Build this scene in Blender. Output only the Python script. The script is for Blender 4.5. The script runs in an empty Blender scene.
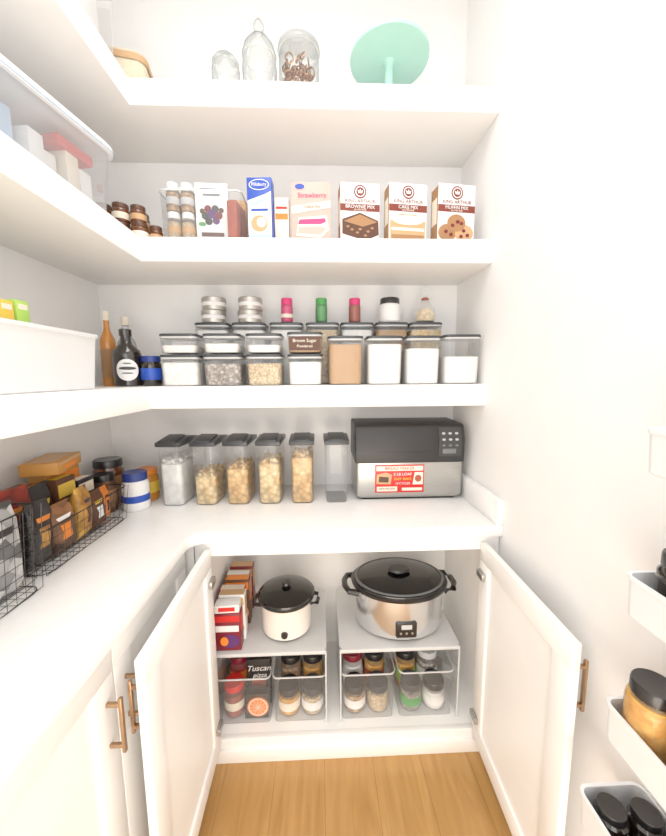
import bpy, bmesh, math, random
from mathutils import Vector, Matrix
random.seed(7)
sc = bpy.context.scene
COL = sc.collection
EYE = 1.433
S1, S2, S3, CT, CF = 2.41, 1.915, 1.395, 0.91, 0.09
XL, XR, YB = -0.97, 0.63, 1.59
pi = math.pi

# ------------------------------------------------------------ materials
def _nt(name):
    m = bpy.data.materials.new(name); m.use_nodes = True
    nt = m.node_tree; nt.nodes.clear()
    out = nt.nodes.new('ShaderNodeOutputMaterial')
    return m, nt, out
def N(nt, t, **k):
    n = nt.nodes.new(t)
    for a, b in k.items(): setattr(n, a, b)
    return n
def mk(name, col, rough=0.5, metal=0.0, var=0.04, scale=12, bump=0.0, coat=0.0, stretch=(1,1,1), sss=0):
    m, nt, out = _nt(name)
    p = N(nt, 'ShaderNodeBsdfPrincipled')
    tc = N(nt, 'ShaderNodeTexCoord'); mp = N(nt, 'ShaderNodeMapping'); mp.inputs['Scale'].default_value = stretch
    no = N(nt, 'ShaderNodeTexNoise'); no.inputs['Scale'].default_value = scale; no.inputs['Detail'].default_value = 4
    cr = N(nt, 'ShaderNodeValToRGB')
    a = [max(0, c*(1-var)) for c in col]; b = [min(1, c*(1+var)) for c in col]
    cr.color_ramp.elements[0].position = 0.3; cr.color_ramp.elements[1].position = 0.7
    cr.color_ramp.elements[0].color = (*a, 1); cr.color_ramp.elements[1].color = (*b, 1)
    L = nt.links.new
    L(tc.outputs['Object'], mp.inputs[0]); L(mp.outputs[0], no.inputs[0]); L(no.outputs[0], cr.inputs[0])
    L(cr.outputs[0], p.inputs['Base Color']); L(p.outputs[0], out.inputs[0])
    p.inputs['Roughness'].default_value = rough; p.inputs['Metallic'].default_value = metal
    p.inputs['Coat Weight'].default_value = coat
    if bump:
        bp = N(nt, 'ShaderNodeBump'); bp.inputs['Strength'].default_value = bump; bp.inputs['Distance'].default_value = 0.002
        L(no.outputs[0], bp.inputs['Height']); L(bp.outputs[0], p.inputs['Normal'])
    return m
def clear(name, tint=(0.97,0.975,0.98), haze=0.05, refl=0.5, edge=None, dcol=(0.93,0.935,0.94), pwr=2.2):
    m, nt, out = _nt(name); L = nt.links.new
    tr = N(nt, 'ShaderNodeBsdfTransparent'); tr.inputs[0].default_value = (*tint, 1)
    gl = N(nt, 'ShaderNodeBsdfGlossy'); gl.inputs['Roughness'].default_value = 0.06; gl.inputs[0].default_value = (1,1,1,1)
    df = N(nt, 'ShaderNodeBsdfDiffuse'); df.inputs[0].default_value = (*dcol,1)
    lw = N(nt, 'ShaderNodeLayerWeight'); lw.inputs[0].default_value = 0.35
    mu = N(nt, 'ShaderNodeMath', operation='MULTIPLY'); mu.inputs[1].default_value = refl
    m1 = N(nt, 'ShaderNodeMixShader'); m1.inputs[0].default_value = haze
    m2 = N(nt, 'ShaderNodeMixShader')
    if edge:   # real glass looks darker where it is seen edge-on
        cm = N(nt, 'ShaderNodeMix', data_type='RGBA'); cm.inputs['A'].default_value = (*tint,1); cm.inputs['B'].default_value = (*edge,1)
        pw = N(nt, 'ShaderNodeMath', operation='POWER'); pw.inputs[1].default_value = pwr
        L(lw.outputs['Facing'], pw.inputs[0]); L(pw.outputs[0], cm.inputs['Factor']); L(cm.outputs['Result'], tr.inputs[0])
    L(tr.outputs[0], m1.inputs[1]); L(df.outputs[0], m1.inputs[2])
    L(lw.outputs['Fresnel'], mu.inputs[0]); L(mu.outputs[0], m2.inputs[0])
    L(m1.outputs[0], m2.inputs[1]); L(gl.outputs[0], m2.inputs[2]); L(m2.outputs[0], out.inputs[0])
    return m
def grains(name, ca, cb, scale=60, edge=0.6, rough=0.7, bump=0.6):
    m, nt, out = _nt(name); L = nt.links.new
    p = N(nt, 'ShaderNodeBsdfPrincipled'); p.inputs['Roughness'].default_value = rough
    tc = N(nt, 'ShaderNodeTexCoord'); v = N(nt, 'ShaderNodeTexVoronoi'); v.inputs['Scale'].default_value = scale
    sx = N(nt, 'ShaderNodeSeparateColor'); mx = N(nt, 'ShaderNodeMix', data_type='RGBA')
    mx.inputs['A'].default_value = (*ca, 1); mx.inputs['B'].default_value = (*cb, 1)
    mr = N(nt, 'ShaderNodeMapRange'); mr.inputs['From Min'].default_value = 0.3; mr.inputs['From Max'].default_value = 0.75
    mr.inputs['To Min'].default_value = 1.0; mr.inputs['To Max'].default_value = edge
    m2 = N(nt, 'ShaderNodeMix', data_type='RGBA', blend_type='MULTIPLY'); m2.inputs['Factor'].default_value = 1
    bp = N(nt, 'ShaderNodeBump'); bp.inputs['Strength'].default_value = bump; bp.inputs['Distance'].default_value = 0.003; bp.invert = True
    L(tc.outputs['Object'], v.inputs[0]); L(v.outputs['Color'], sx.inputs[0]); L(sx.outputs[0], mx.inputs['Factor'])
    L(v.outputs['Distance'], mr.inputs[0]); L(mx.outputs['Result'], m2.inputs['A']); L(mr.outputs[0], m2.inputs['B'])
    L(m2.outputs['Result'], p.inputs['Base Color']); L(v.outputs['Distance'], bp.inputs['Height']); L(bp.outputs[0], p.inputs['Normal'])
    L(p.outputs[0], out.inputs[0])
    return m
def floor_mat():
    m, nt, out = _nt('oak_floor'); L = nt.links.new
    p = N(nt, 'ShaderNodeBsdfPrincipled'); p.inputs['Roughness'].default_value = 0.3
    tc = N(nt, 'ShaderNodeTexCoord'); mp = N(nt, 'ShaderNodeMapping'); mp.inputs['Rotation'].default_value = (0,0,pi/2)
    br = N(nt, 'ShaderNodeTexBrick'); br.offset = 0.37
    br.inputs['Color1'].default_value = (0.56,0.315,0.105,1); br.inputs['Color2'].default_value = (0.50,0.265,0.085,1)
    br.inputs['Mortar'].default_value = (0.32,0.16,0.05,1); br.inputs['Scale'].default_value = 1
    br.inputs['Mortar Size'].default_value = 0.001; br.inputs['Brick Width'].default_value = 1.3; br.inputs['Row Height'].default_value = 0.18
    m3 = N(nt, 'ShaderNodeMapping'); m3.inputs['Scale'].default_value = (16, 1.8, 1)
    no = N(nt, 'ShaderNodeTexNoise'); no.inputs['Scale'].default_value = 1.2; no.inputs['Detail'].default_value = 5; no.inputs['Distortion'].default_value = 2.0
    cr = N(nt, 'ShaderNodeValToRGB'); cr.color_ramp.elements[0].position = 0.3; cr.color_ramp.elements[1].position = 0.72
    cr.color_ramp.elements[0].color = (0.76,0.71,0.62,1); cr.color_ramp.elements[1].color = (1.0,1.0,1.0,1)
    mx = N(nt, 'ShaderNodeMix', data_type='RGBA', blend_type='MULTIPLY'); mx.inputs['Factor'].default_value = 1
    L(tc.outputs['Object'], mp.inputs[0]); L(mp.outputs[0], br.inputs[0]); L(tc.outputs['Object'], m3.inputs[0]); L(m3.outputs[0], no.inputs[0])
    L(no.outputs[0], cr.inputs[0]); L(br.outputs[0], mx.inputs['A']); L(cr.outputs[0], mx.inputs['B'])
    L(mx.outputs['Result'], p.inputs['Base Color']); L(p.outputs[0], out.inputs[0])
    return m

M = {}
M['wall'] = mk('wall_paint', (0.915,0.905,0.895), 0.75, var=0.01)
M['shelf'] = mk('shelf_paint', (0.935,0.91,0.88), 0.4, var=0.008)
M['counter'] = mk('white_quartz', (0.91,0.90,0.885), 0.25, var=0.015, scale=40)
M['cab'] = mk('cabinet_paint', (0.935,0.925,0.905), 0.4, var=0.01)
M['floor'] = floor_mat()
M['white'] = mk('white_plastic', (0.84,0.85,0.86), 0.35, var=0.01)
M['offwhite'] = mk('ceramic_white', (0.85,0.81,0.74), 0.2, var=0.02, coat=0.4)
M['black'] = mk('black_plastic', (0.010,0.009,0.010), 0.3, var=0.1, coat=0.2)
M['blackgl'] = mk('black_glass', (0.006,0.006,0.006), 0.12, var=0.1, coat=0.3)
M['charcoal'] = mk('charcoal_plastic', (0.018,0.017,0.018), 0.42, var=0.08)
M['dgrey'] = mk('dark_grey_plastic', (0.035,0.037,0.04), 0.4, var=0.06)
M['lidgrey'] = mk('grey_lid_plastic', (0.045,0.048,0.052), 0.3, var=0.05)
M['mgrey'] = mk('mid_grey_plastic', (0.15,0.16,0.17), 0.4, var=0.05)
M['lgrey'] = mk('light_grey', (0.55,0.56,0.57), 0.4, var=0.04)
M['steel'] = mk('brushed_steel', (0.47,0.46,0.44), 0.32, 0.9, var=0.08, scale=20, stretch=(1,1,30))
M['polish'] = mk('polished_steel', (0.72,0.73,0.74), 0.20, 0.9, var=0.04, scale=10)
M['tin'] = mk('silver_tin', (0.50,0.47,0.43), 0.35, 0.8, var=0.1)
M['silver'] = grains('black_and_white_print', (0.85,0.85,0.85), (0.010,0.010,0.010), 30, 0.8, 0.4, 0.2)
M['wire'] = mk('dark_wire', (0.06,0.052,0.048), 0.45, 0.5)
M['bronze'] = mk('champagne_bronze', (0.40,0.25,0.14), 0.32, 0.85)
M['mint'] = mk('mint_glaze', (0.48,0.82,0.70), 0.35, var=0.03, coat=0.15)
M['red'] = mk('red_print', (0.65,0.015,0.012), 0.4)
M['maroon'] = mk('maroon_print', (0.18,0.006,0.018), 0.4)
M['purple'] = mk('purple_print', (0.09,0.02,0.14), 0.4)
M['blue'] = mk('blue_print', (0.015,0.07,0.45), 0.4)
M['lblue'] = mk('light_blue_print', (0.42,0.62,0.86), 0.45)
M['navy'] = mk('navy_lid', (0.015,0.035,0.20), 0.4)
M['pink'] = mk('pink_print', (0.84,0.42,0.36), 0.5)
M['hotpink'] = mk('hot_pink', (0.70,0.04,0.18), 0.45)
M['orange'] = mk('orange_print', (0.84,0.23,0.02), 0.4)
M['yellow'] = mk('yellow_print', (0.85,0.56,0.06), 0.4)
M['green'] = mk('green_print', (0.07,0.33,0.08), 0.45)
M['lime'] = mk('lime_print', (0.40,0.66,0.10), 0.45)
M['brown'] = mk('brown_print', (0.09,0.032,0.014), 0.45)
M['redbrown'] = mk('red_brown_print', (0.20,0.030,0.015), 0.5)
M['tan'] = mk('tan_print', (0.58,0.35,0.17), 0.5)
M['gold'] = mk('golden_brown_card', (0.55,0.25,0.05), 0.45)
M['kraft'] = mk('kraft_card', (0.38,0.19,0.08), 0.55)
M['cream'] = mk('cream_paper', (0.88,0.79,0.65), 0.55)
M['paper'] = mk('white_paper', (0.87,0.86,0.85), 0.55)
M['terracotta'] = mk('terracotta_print', (0.38,0.07,0.035), 0.45)
M['beige'] = mk('beige_canvas', (0.76,0.66,0.48), 0.9, var=0.10, scale=120, bump=0.4)
M['clear'] = clear('clear_plastic')
M['binclear'] = clear('clear_bin_plastic', (0.98,0.985,0.99), 0.07, 0.4)
M['acryl'] = clear('clear_acrylic_panel', (0.97,0.975,0.98), 0.48, 0.35, dcol=(0.95,0.95,0.95))
M['glass'] = clear('clear_glass', (0.92,0.94,0.94), 0.05, 0.5, (0.17,0.20,0.21))
M['frost'] = clear('translucent_tub_plastic', (0.96,0.97,0.98), 0.20, 0.5, (0.72,0.78,0.83))
M['tublid'] = mk('white_translucent_lid', (0.86,0.89,0.92), 0.4, var=0.01)
M['bluerim'] = clear('bluish_translucent_rim', (0.72,0.80,0.88), 0.45, 0.5, dcol=(0.70,0.78,0.86))
M['rim'] = clear('clear_rim', (0.88,0.90,0.91), 0.60, 0.9)
M['amber'] = mk('amber_glass', (0.13,0.036,0.008), 0.1, var=0.1, coat=0.6)
M['ambrl'] = mk('golden_syrup', (0.58,0.21,0.02), 0.15, var=0.1, coat=0.5)
M['darkbottle'] = mk('dark_bottle_glass', (0.012,0.008,0.006), 0.08, coat=0.7)
M['copper'] = mk('copper_glitter', (0.58,0.33,0.21), 0.3, 0.9, var=0.3, scale=60)
g = grains
M['cereal'] = g('oat_cereal', (0.92,0.64,0.30), (0.74,0.43,0.17), 48, 0.65, 0.7, 0.35)
M['pasta'] = g('dry_pasta', (0.95,0.77,0.46), (0.84,0.56,0.24), 52, 0.65, 0.7, 0.35)
M['nuts'] = g('mixed_nuts', (0.70,0.47,0.26), (0.42,0.22,0.09), 60)
M['marsh'] = g('marshmallows', (0.96,0.95,0.92), (0.94,0.91,0.87), 34, 0.86, 0.7, 0.12)
M['flour'] = g('flour', (0.93,0.915,0.885), (0.90,0.875,0.84), 200, 0.96, 0.7, 0.1)
M['bsugar'] = g('brown_sugar', (0.62,0.38,0.19), (0.52,0.30,0.13), 220, 0.88, 0.7, 0.2)
M['beans'] = g('speckled_seeds', (0.28,0.23,0.20), (0.65,0.59,0.53), 90)
M['oats'] = g('rolled_oats', (0.88,0.73,0.49), (0.72,0.51,0.29), 110)
M['chips'] = g('dark_chips', (0.08,0.035,0.02), (0.30,0.13,0.05), 45)
M['saucy'] = g('jar_preserve', (0.90,0.52,0.11), (0.80,0.36,0.035), 60, 0.85)
M['foil'] = g('crinkled_foil_print', (0.03,0.018,0.012), (0.36,0.15,0.06), 26, 0.6, 0.3)
M['redfoil'] = g('dark_red_foil_print', (0.10,0.006,0.01), (0.42,0.04,0.02), 30, 0.6, 0.3)
M['goldfoil'] = g('golden_foil_print', (0.80,0.43,0.07), (0.34,0.12,0.02), 30, 0.7, 0.3)

# ------------------------------------------------------------ mesh builders
def rr(w, d, r, n=5):
    r = max(1e-4, min(r, w/2-1e-5, d/2-1e-5)); P = []
    for cx, cy, a0 in ((w/2-r,d/2-r,0),(-w/2+r,d/2-r,pi/2),(-w/2+r,-d/2+r,pi),(w/2-r,-d/2+r,1.5*pi)):
        for i in range(n+1):
            a = a0 + i*pi/2/n; P.append((cx+r*math.cos(a), cy+r*math.sin(a)))
    return P
def loft(secs, cap0=True, cap1=True, n=5, bm=None):
    bm = bm or bmesh.new(); rings = []
    for s in secs:
        w, d, r, z = s[:4]; cx = s[4] if len(s) > 4 else 0; cy = s[5] if len(s) > 5 else 0
        rings.append([bm.verts.new((x+cx, y+cy, z)) for x, y in rr(w, d, r, n)])
    for a, b in zip(rings, rings[1:]):
        k = len(a)
        for i in range(k): bm.faces.new((a[i], a[(i+1)%k], b[(i+1)%k], b[i]))
    if cap0: bm.faces.new(rings[0][::-1])
    if cap1: bm.faces.new(rings[-1])
    return bm
def lathe(prof, seg=32, ridge=None, sx=1, sy=1, bm=None, cx=0, cy=0, cz=0):
    bm = bm or bmesh.new(); rings = []
    for i, (r, z) in enumerate(prof):
        if r < 1e-5: rings.append([bm.verts.new((cx, cy, z+cz))]); continue
        ring = []
        for k in range(seg):
            a = 2*pi*k/seg; q = r
            if ridge and ridge[0] <= i <= ridge[1] and k % 2: q = r*ridge[2]
            ring.append(bm.verts.new((cx+q*math.cos(a)*sx, cy+q*math.sin(a)*sy, z+cz)))
        rings.append(ring)
    for a, b in zip(rings, rings[1:]):
        if len(a) == 1 and len(b) == 1: continue
        for k in range(seg):
            j = (k+1) % seg
            if len(a) == 1: bm.faces.new((a[0], b[j], b[k]))
            elif len(b) == 1: bm.faces.new((a[k], a[j], b[0]))
            else: bm.faces.new((a[k], a[j], b[j], b[k]))
    return bm
def box(x0, x1, y0, y1, z0, z1, bev=0.0, bm=None, seg=2):
    b = bmesh.new()
    vs = [b.verts.new(p) for p in ((x0,y0,z0),(x1,y0,z0),(x1,y1,z0),(x0,y1,z0),(x0,y0,z1),(x1,y0,z1),(x1,y1,z1),(x0,y1,z1))]
    for f in ((3,2,1,0),(4,5,6,7),(0,1,5,4),(1,2,6,5),(2,3,7,6),(3,0,4,7)): b.faces.new([vs[i] for i in f])
    if bev: bmesh.ops.bevel(b, geom=b.edges[:], offset=bev, segments=seg, profile=0.5, affect='EDGES')
    return merge(bm, b)
def merge(bm, b):
    if bm is None: return b
    me = bpy.data.meshes.new('t'); b.to_mesh(me); b.free(); bm.from_mesh(me); bpy.data.meshes.remove(me); return bm
def prism(pts, h0, h1, axis='Z', bev=0.0, bm=None, seg=2):
    b = bmesh.new()
    def P(a, c, h): return {'Z':(a,c,h), 'X':(h,a,c), 'Y':(a,h,c)}[axis]
    A = [b.verts.new(P(a,c,h0)) for a, c in pts]; B = [b.verts.new(P(a,c,h1)) for a, c in pts]
    k = len(pts)
    for i in range(k): b.faces.new((A[i], A[(i+1)%k], B[(i+1)%k], B[i]))
    b.faces.new(A[::-1]); b.faces.new(B)
    bmesh.ops.recalc_face_normals(b, faces=b.faces[:])
    if bev:
        es = [e for e in b.edges if len(e.link_faces) == 2 and e.calc_face_angle(0) > 0.6]
        bmesh.ops.bevel(b, geom=es, offset=bev, segments=seg, profile=0.5, affect='EDGES')
    return merge(bm, b)
def tube(paths, r, seg=6, bm=None, cyc=False):
    bm = bm or bmesh.new()
    for path in paths:
        P = [Vector(p) for p in path]; n = len(P); rings = []
        for i, p in enumerate(P):
            if cyc: t = (P[(i+1)%n]-P[i-1])
            else: t = (P[min(i+1,n-1)]-P[max(i-1,0)])
            t.normalize(); ref = Vector((0,0,1)) if abs(t.z) < 0.8 else Vector((1,0,0)) if abs(t.x) < 0.8 else Vector((0,1,0))
            a = t.cross(ref).normalized(); b = t.cross(a)
            rings.append([bm.verts.new(p + a*r*math.cos(2*pi*k/seg) + b*r*math.sin(2*pi*k/seg)) for k in range(seg)])
        pairs = list(zip(rings, rings[1:])) + ([(rings[-1], rings[0])] if cyc else [])
        for A, B in pairs:
            off = min(range(seg), key=lambda o: (A[0].co-B[o].co).length)
            for k in range(seg):
                bm.faces.new((A[k], A[(k+1)%seg], B[(k+1+off)%seg], B[(k+off)%seg]))
        if not cyc:
            bm.faces.new(rings[0][::-1]); bm.faces.new(rings[-1])
    return bm
def blobs(w, d, h, r, count, bm=None, z0=0.0, elong=1.0, seed=1):
    rnd = random.Random(seed); bm = bm or bmesh.new()
    for i in range(count):
        b = bmesh.new(); bmesh.ops.create_icosphere(b, subdivisions=1, radius=r*rnd.uniform(0.8,1.15))
        mt = Matrix.Translation((rnd.uniform(-w/2+r,w/2-r), rnd.uniform(-d/2+r,d/2-r), z0+rnd.uniform(0,h))) @ Matrix.Rotation(rnd.uniform(0,3),4,'X') @ Matrix.Rotation(rnd.uniform(0,3),4,'Y') @ Matrix.Diagonal((elong,1,0.8,1))
        bmesh.ops.transform(b, matrix=mt, verts=b.verts[:]); bm = merge(bm, b)
    return bm
def curved_oval(r, w, h, zc, a0=0.0, nr=5, na=28):
    """oval paper patch wrapped round a cylinder of radius r, centred on direction a0 from -Y"""
    bm = bmesh.new()
    def P(u, v):
        a = a0 + u/r
        return (r*math.sin(a), -r*math.cos(a), zc+v)
    c = bm.verts.new(P(0,0)); prev = None
    for k in range(1, nr+1):
        ring = [bm.verts.new(P(w/2*k/nr*math.cos(2*pi*i/na), h/2*k/nr*math.sin(2*pi*i/na))) for i in range(na)]
        for i in range(na):
            j = (i+1) % na
            if prev is None: bm.faces.new((c, ring[i], ring[j]))
            else: bm.faces.new((prev[i], ring[i], ring[j], prev[j]))
        prev = ring
    return bm

# ------------------------------------------------------------ object helpers
def fin(bm, name, angle=0.6):
    bmesh.ops.recalc_face_normals(bm, faces=bm.faces[:])
    for f in bm.faces: f.smooth = True
    for e in bm.edges:
        if len(e.link_faces) == 2: e.smooth = e.calc_face_angle(0) < angle
    me = bpy.data.meshes.new(name); bm.to_mesh(me); bm.free(); return me
def thing(name, label, cat, loc, rz=0.0, group=None):
    o = bpy.data.objects.new(name, None); o.empty_display_size = 0.05; o.location = loc; o.rotation_euler = (0,0,rz)
    o['label'] = label; o['category'] = cat
    if group: o['group'] = group
    COL.objects.link(o); return o
def part(par, name, bm, mat, loc=(0,0,0), rot=(0,0,0), label=None):
    me = fin(bm, name) if isinstance(bm, bmesh.types.BMesh) else bm
    o = bpy.data.objects.new(name, me); o.data.materials.clear(); o.data.materials.append(M[mat])
    o.parent = par; o.location = loc; o.rotation_euler = rot
    if label: o['label'] = label
    COL.objects.link(o); return o
def solo(name, bm, mat, label, cat, loc=(0,0,0), rz=0.0, group=None):
    me = fin(bm, name); me.materials.append(M[mat])
    o = bpy.data.objects.new(name, me); o.location = loc; o.rotation_euler = (0,0,rz)
    o['label'] = label; o['category'] = cat
    if group: o['group'] = group
    COL.objects.link(o); return o
def struct(name, bm, mat):
    me = fin(bm, name); me.materials.append(M[mat])
    o = bpy.data.objects.new(name, me); o['kind'] = 'structure'; COL.objects.link(o); return o
def text(par, s, size, loc, mat, rot=(pi/2,0,0), name='lettering', shear=0.0):
    cu = bpy.data.curves.new(name, 'FONT'); cu.body = s; cu.size = size; cu.align_x = 'CENTER'; cu.align_y = 'CENTER'; cu.extrude = 0.0003
    cu.resolution_u = 3; cu.shear = shear
    t = bpy.data.objects.new('tmp', cu); COL.objects.link(t)
    dg = bpy.context.evaluated_depsgraph_get(); me = bpy.data.meshes.new_from_object(t.evaluated_get(dg)); me.name = name
    bpy.data.objects.remove(t); bpy.data.curves.remove(cu)
    me.materials.clear(); me.materials.append(M[mat])
    o = bpy.data.objects.new(name, me); o.parent = par; o.location = loc; o.rotation_euler = rot; COL.objects.link(o); return o
def dec(par, name, kind, x, z, w, h, mat, y, label=None):
    """flat printed patch on the -Y face"""
    if kind == 'rect': bm = box(x-w/2, x+w/2, y-0.0006, y+0.0004, z-h/2, z+h/2)
    elif kind == 'oval':
        pts = [(x+w/2*math.cos(2*pi*i/28), z+h/2*math.sin(2*pi*i/28)) for i in range(28)]
        bm = prism(pts, y-0.0006, y+0.0004, 'Y')
    else: bm = prism(kind, y-0.0006, y+0.0004, 'Y')
    return part(par, name, bm, mat, label=label)

# ------------------------------------------------------------ room
struct('floor', box(XL-0.1, XR+0.1, -1.2, YB+0.1, -0.05, 0.0), 'floor')
struct('wall_back', box(XL-0.1, XR+0.1, YB, YB+0.1, 0, 3.0), 'wall')
struct('wall_left', box(XL-0.1, XL, -1.2, YB, 0, 3.0), 'wall')
struct('wall_right', box(XR, XR+0.1, -1.2, YB, 0, 3.0), 'wall')
struct('ceiling', box(XL-0.1, XR+0.1, -1.2, YB+0.1, 3.0, 3.1), 'wall')
struct('baseboard_right', box(XR-0.014, XR, -1.2, 1.105, 0, 0.12, 0.003), 'shelf')

# ------------------------------------------------------------ shelves
SX, SY = -0.622, 1.275
def lshape(x0, x1, yf, ix, iy, yb, r=0.0):
    pts = [(x0, yf), (ix, yf)]
    if r:
        for i in range(7):
            a = pi - i*pi/12
            pts.append((ix+r + r*math.cos(a), iy-r + r*math.sin(a)))
    else: pts.append((ix, iy))
    return pts + [(x1, iy), (x1, yb), (x0, yb)]
for i, zt in enumerate((S1, S2, S3)):
    solo('wall_shelf', prism(lshape(XL, XR, -0.3, SX, SY, YB), zt-0.082, zt, bev=0.002), 'shelf',
         'thick white painted corner shelf wrapping two walls', 'shelf', group='white corner pantry shelves')
# ------------------------------------------------------------ countertop
solo('countertop', prism(lshape(XL, XR, -0.3, -0.44, 1.10, YB, 0.05), CT-0.04, CT, bev=0.004), 'counter',
     'white stone countertop running round the pantry corner', 'countertop')
struct('trim_1', box(XR-0.025, XR, 1.102, YB, CT, CT+0.09, 0.003), 'counter')

# ------------------------------------------------------------ cabinets
def shaker(par, w, h, t=0.02, fr=0.065, name='door'):
    bm = box(fr-0.004, w-fr+0.004, t*0.38, t*0.62, fr-0.004, h-fr+0.004)
    for a in ((0,w,0,fr),(0,w,h-fr,h)): box(a[0],a[1],0,t,a[2],a[3],0.0015,bm)
    for a in ((0,fr,fr,h-fr),(w-fr,w,fr,h-fr)): box(a[0],a[1],0,t,a[2],a[3],0.0015,bm)
    return bm
def pull(par, loc, rz, L=0.13):
    bm = box(-0.0045,0.0045,-0.034,-0.026,-L/2,L/2,0.002)
    box(-0.004,0.004,-0.028,0,-L/2+0.012,-L/2+0.020,0.001,bm); box(-0.004,0.004,-0.028,0,L/2-0.020,L/2-0.012,0.001,bm)
    return part(par, 'handle', bm, 'bronze', loc, (0,0,rz), 'slim brass bar handle')
bc = thing('base_cabinet', 'white base cabinet standing open with pans and jars inside', 'cabinet', (0,0,0))
b = box(-0.438,-0.425,1.14,YB-0.002,0.0,0.869)
box(0.612,XR-0.002,1.14,YB-0.002,0,0.869,bm=b); box(-0.425,0.612,1.575,YB-0.002,0.05,0.869,bm=b); box(-0.425,0.612,1.14,1.575,0.05,CF,bm=b)
box(-0.425,0.612,1.14,1.575,0.85,0.869,bm=b)
part(bc, 'body', b, 'cab')
b = box(-0.438,0.628,1.12,1.14,0.815,0.869,0.001); box(-0.438,0.628,1.12,1.14,0.05,CF,0.001,bm=b)
box(-0.438,-0.40,1.12,1.14,CF,0.815,bm=b); box(0.575,0.628,1.12,1.14,CF,0.815,bm=b)
part(bc, 'face_frame', b, 'cab')
part(bc, 'toe_board', box(-0.438,0.612,1.108,1.13,0,0.052,0.002), 'shelf')
DH, DW = 0.768, 0.462
dl = part(bc, 'door', shaker(None, DW, DH), 'cab', (-0.402,1.116,0.077), (0,0,-pi/2+0.016), 'open white panelled door')
pull(dl, (DW-0.030,0,0.63), 0)
dr = part(bc, 'door', shaker(None, DW, DH), 'cab', (0.566,1.116-DW,0.077), (0,0,pi/2-0.032), 'open white panelled door')
pull(dr, (0.022,0,0.645), 0)
for hz in (0.10, 0.66):
    part(dl, 'hinge', box(0.005,0.05,0.020,0.034,hz-0.012,hz+0.012,0.003), 'steel', label='small steel cabinet hinge')
    part(dr, 'hinge', box(DW-0.05,DW-0.005,0.020,0.034,hz-0.012,hz+0.012,0.003), 'steel', label='small steel cabinet hinge')
lc = thing('base_cabinet', 'white base cabinet run with closed panelled doors and brass pulls', 'cabinet', (0,0,0))
b = box(XL+0.003,-0.482,-0.3,1.118,0.09,0.869); box(XL+0.003,-0.53,-0.3,1.118,0,0.09,bm=b); box(XL+0.003,-0.442,1.12,YB-0.003,0,0.869,bm=b)
part(lc, 'body', b, 'cab')
for y0, w, hx in ((-0.24,0.46,0.43),(0.225,0.46,0.43),(0.69,0.40,0.035)):
    d = part(lc, 'door', shaker(None, w, DH), 'cab', (-0.460,y0,0.095), (0,0,pi/2), 'closed white panelled door')
    pull(d, (hx,0,0.60), 0)

# ------------------------------------------------------------ generic goods
def jar(name, label, cat, x, y, z, r, h, body, lid, lidh=0.018, lidr=None, lab=None, labz=(0.2,0.75), fill=None, fillh=0.85, group=None, neck=0.86, rz=0):
    t = thing(name, label, cat, (x,y,z), rz, group); bh = h-lidh*0.8
    part(t, 'body', lathe([(0,0),(r*0.9,0),(r,0.006),(r,bh*0.80),(r*0.97,bh*0.87),(r*neck,bh*0.94),(r*neck,bh)] + ([] if fill else [(0,bh)]), 28), body)
    if fill: part(t, 'contents', lathe([(0,0.003),(r*0.88,0.003),(r*0.95,0.008),(r*0.95,bh*fillh*0.85),(r*0.9,bh*fillh*0.93),(0,bh*fillh*0.95)], 24), fill)
    lr = lidr or r*(neck+0.05)
    part(t, 'lid', lathe([(0,0),(lr,0),(lr,lidh*0.85),(lr*0.94,lidh),(lr*0.8,lidh*0.96),(0,lidh*0.96)], 48, ridge=(1,2,0.97)), lid, (0,0,h-lidh))
    if lab:
        lz0, lz1 = bh*labz[0], bh*labz[1]
        part(t, 'label', lathe([(r*1.004,lz0),(r*1.012,lz0+0.0005),(r*1.012,lz1-0.0005),(r*1.004,lz1)], 32), lab)
    return t
def bottle(name, label, cat, x, y, z, r, h, body, cap, lab=None, group=None):
    t = thing(name, label, cat, (x,y,z), 0, group)
    part(t, 'body', lathe([(0,0),(r*0.92,0),(r,0.005),(r,h*0.55),(r*0.92,h*0.63),(r*0.45,h*0.74),(r*0.36,h*0.80),(r*0.36,h*0.90),(0,h*0.90)], 28), body)
    part(t, 'cap', lathe([(0,0),(r*0.43,0),(r*0.43,h*0.11),(r*0.38,h*0.12),(0,h*0.12)], 20), cap, (0,0,h*0.88))
    if lab: part(t, 'label', lathe([(r*1.004,h*0.12),(r*1.014,h*0.121),(r*1.014,h*0.50),(r*1.004,h*0.501)], 28), lab)
    return t
def pack(name, label, cat, x, y, z, w, d, h, mat, rz=0, group=None):
    t = thing(name, label, cat, (x,y,z), rz, group)
    bm = box(-w/2,w/2,-d/2,d/2,0,h,0.0015)
    box(-w/2+0.004,w/2-0.004,-0.001,0.001,h,h+0.0006,bm=bm)
    part(t, 'carton', bm, mat); return t
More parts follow.
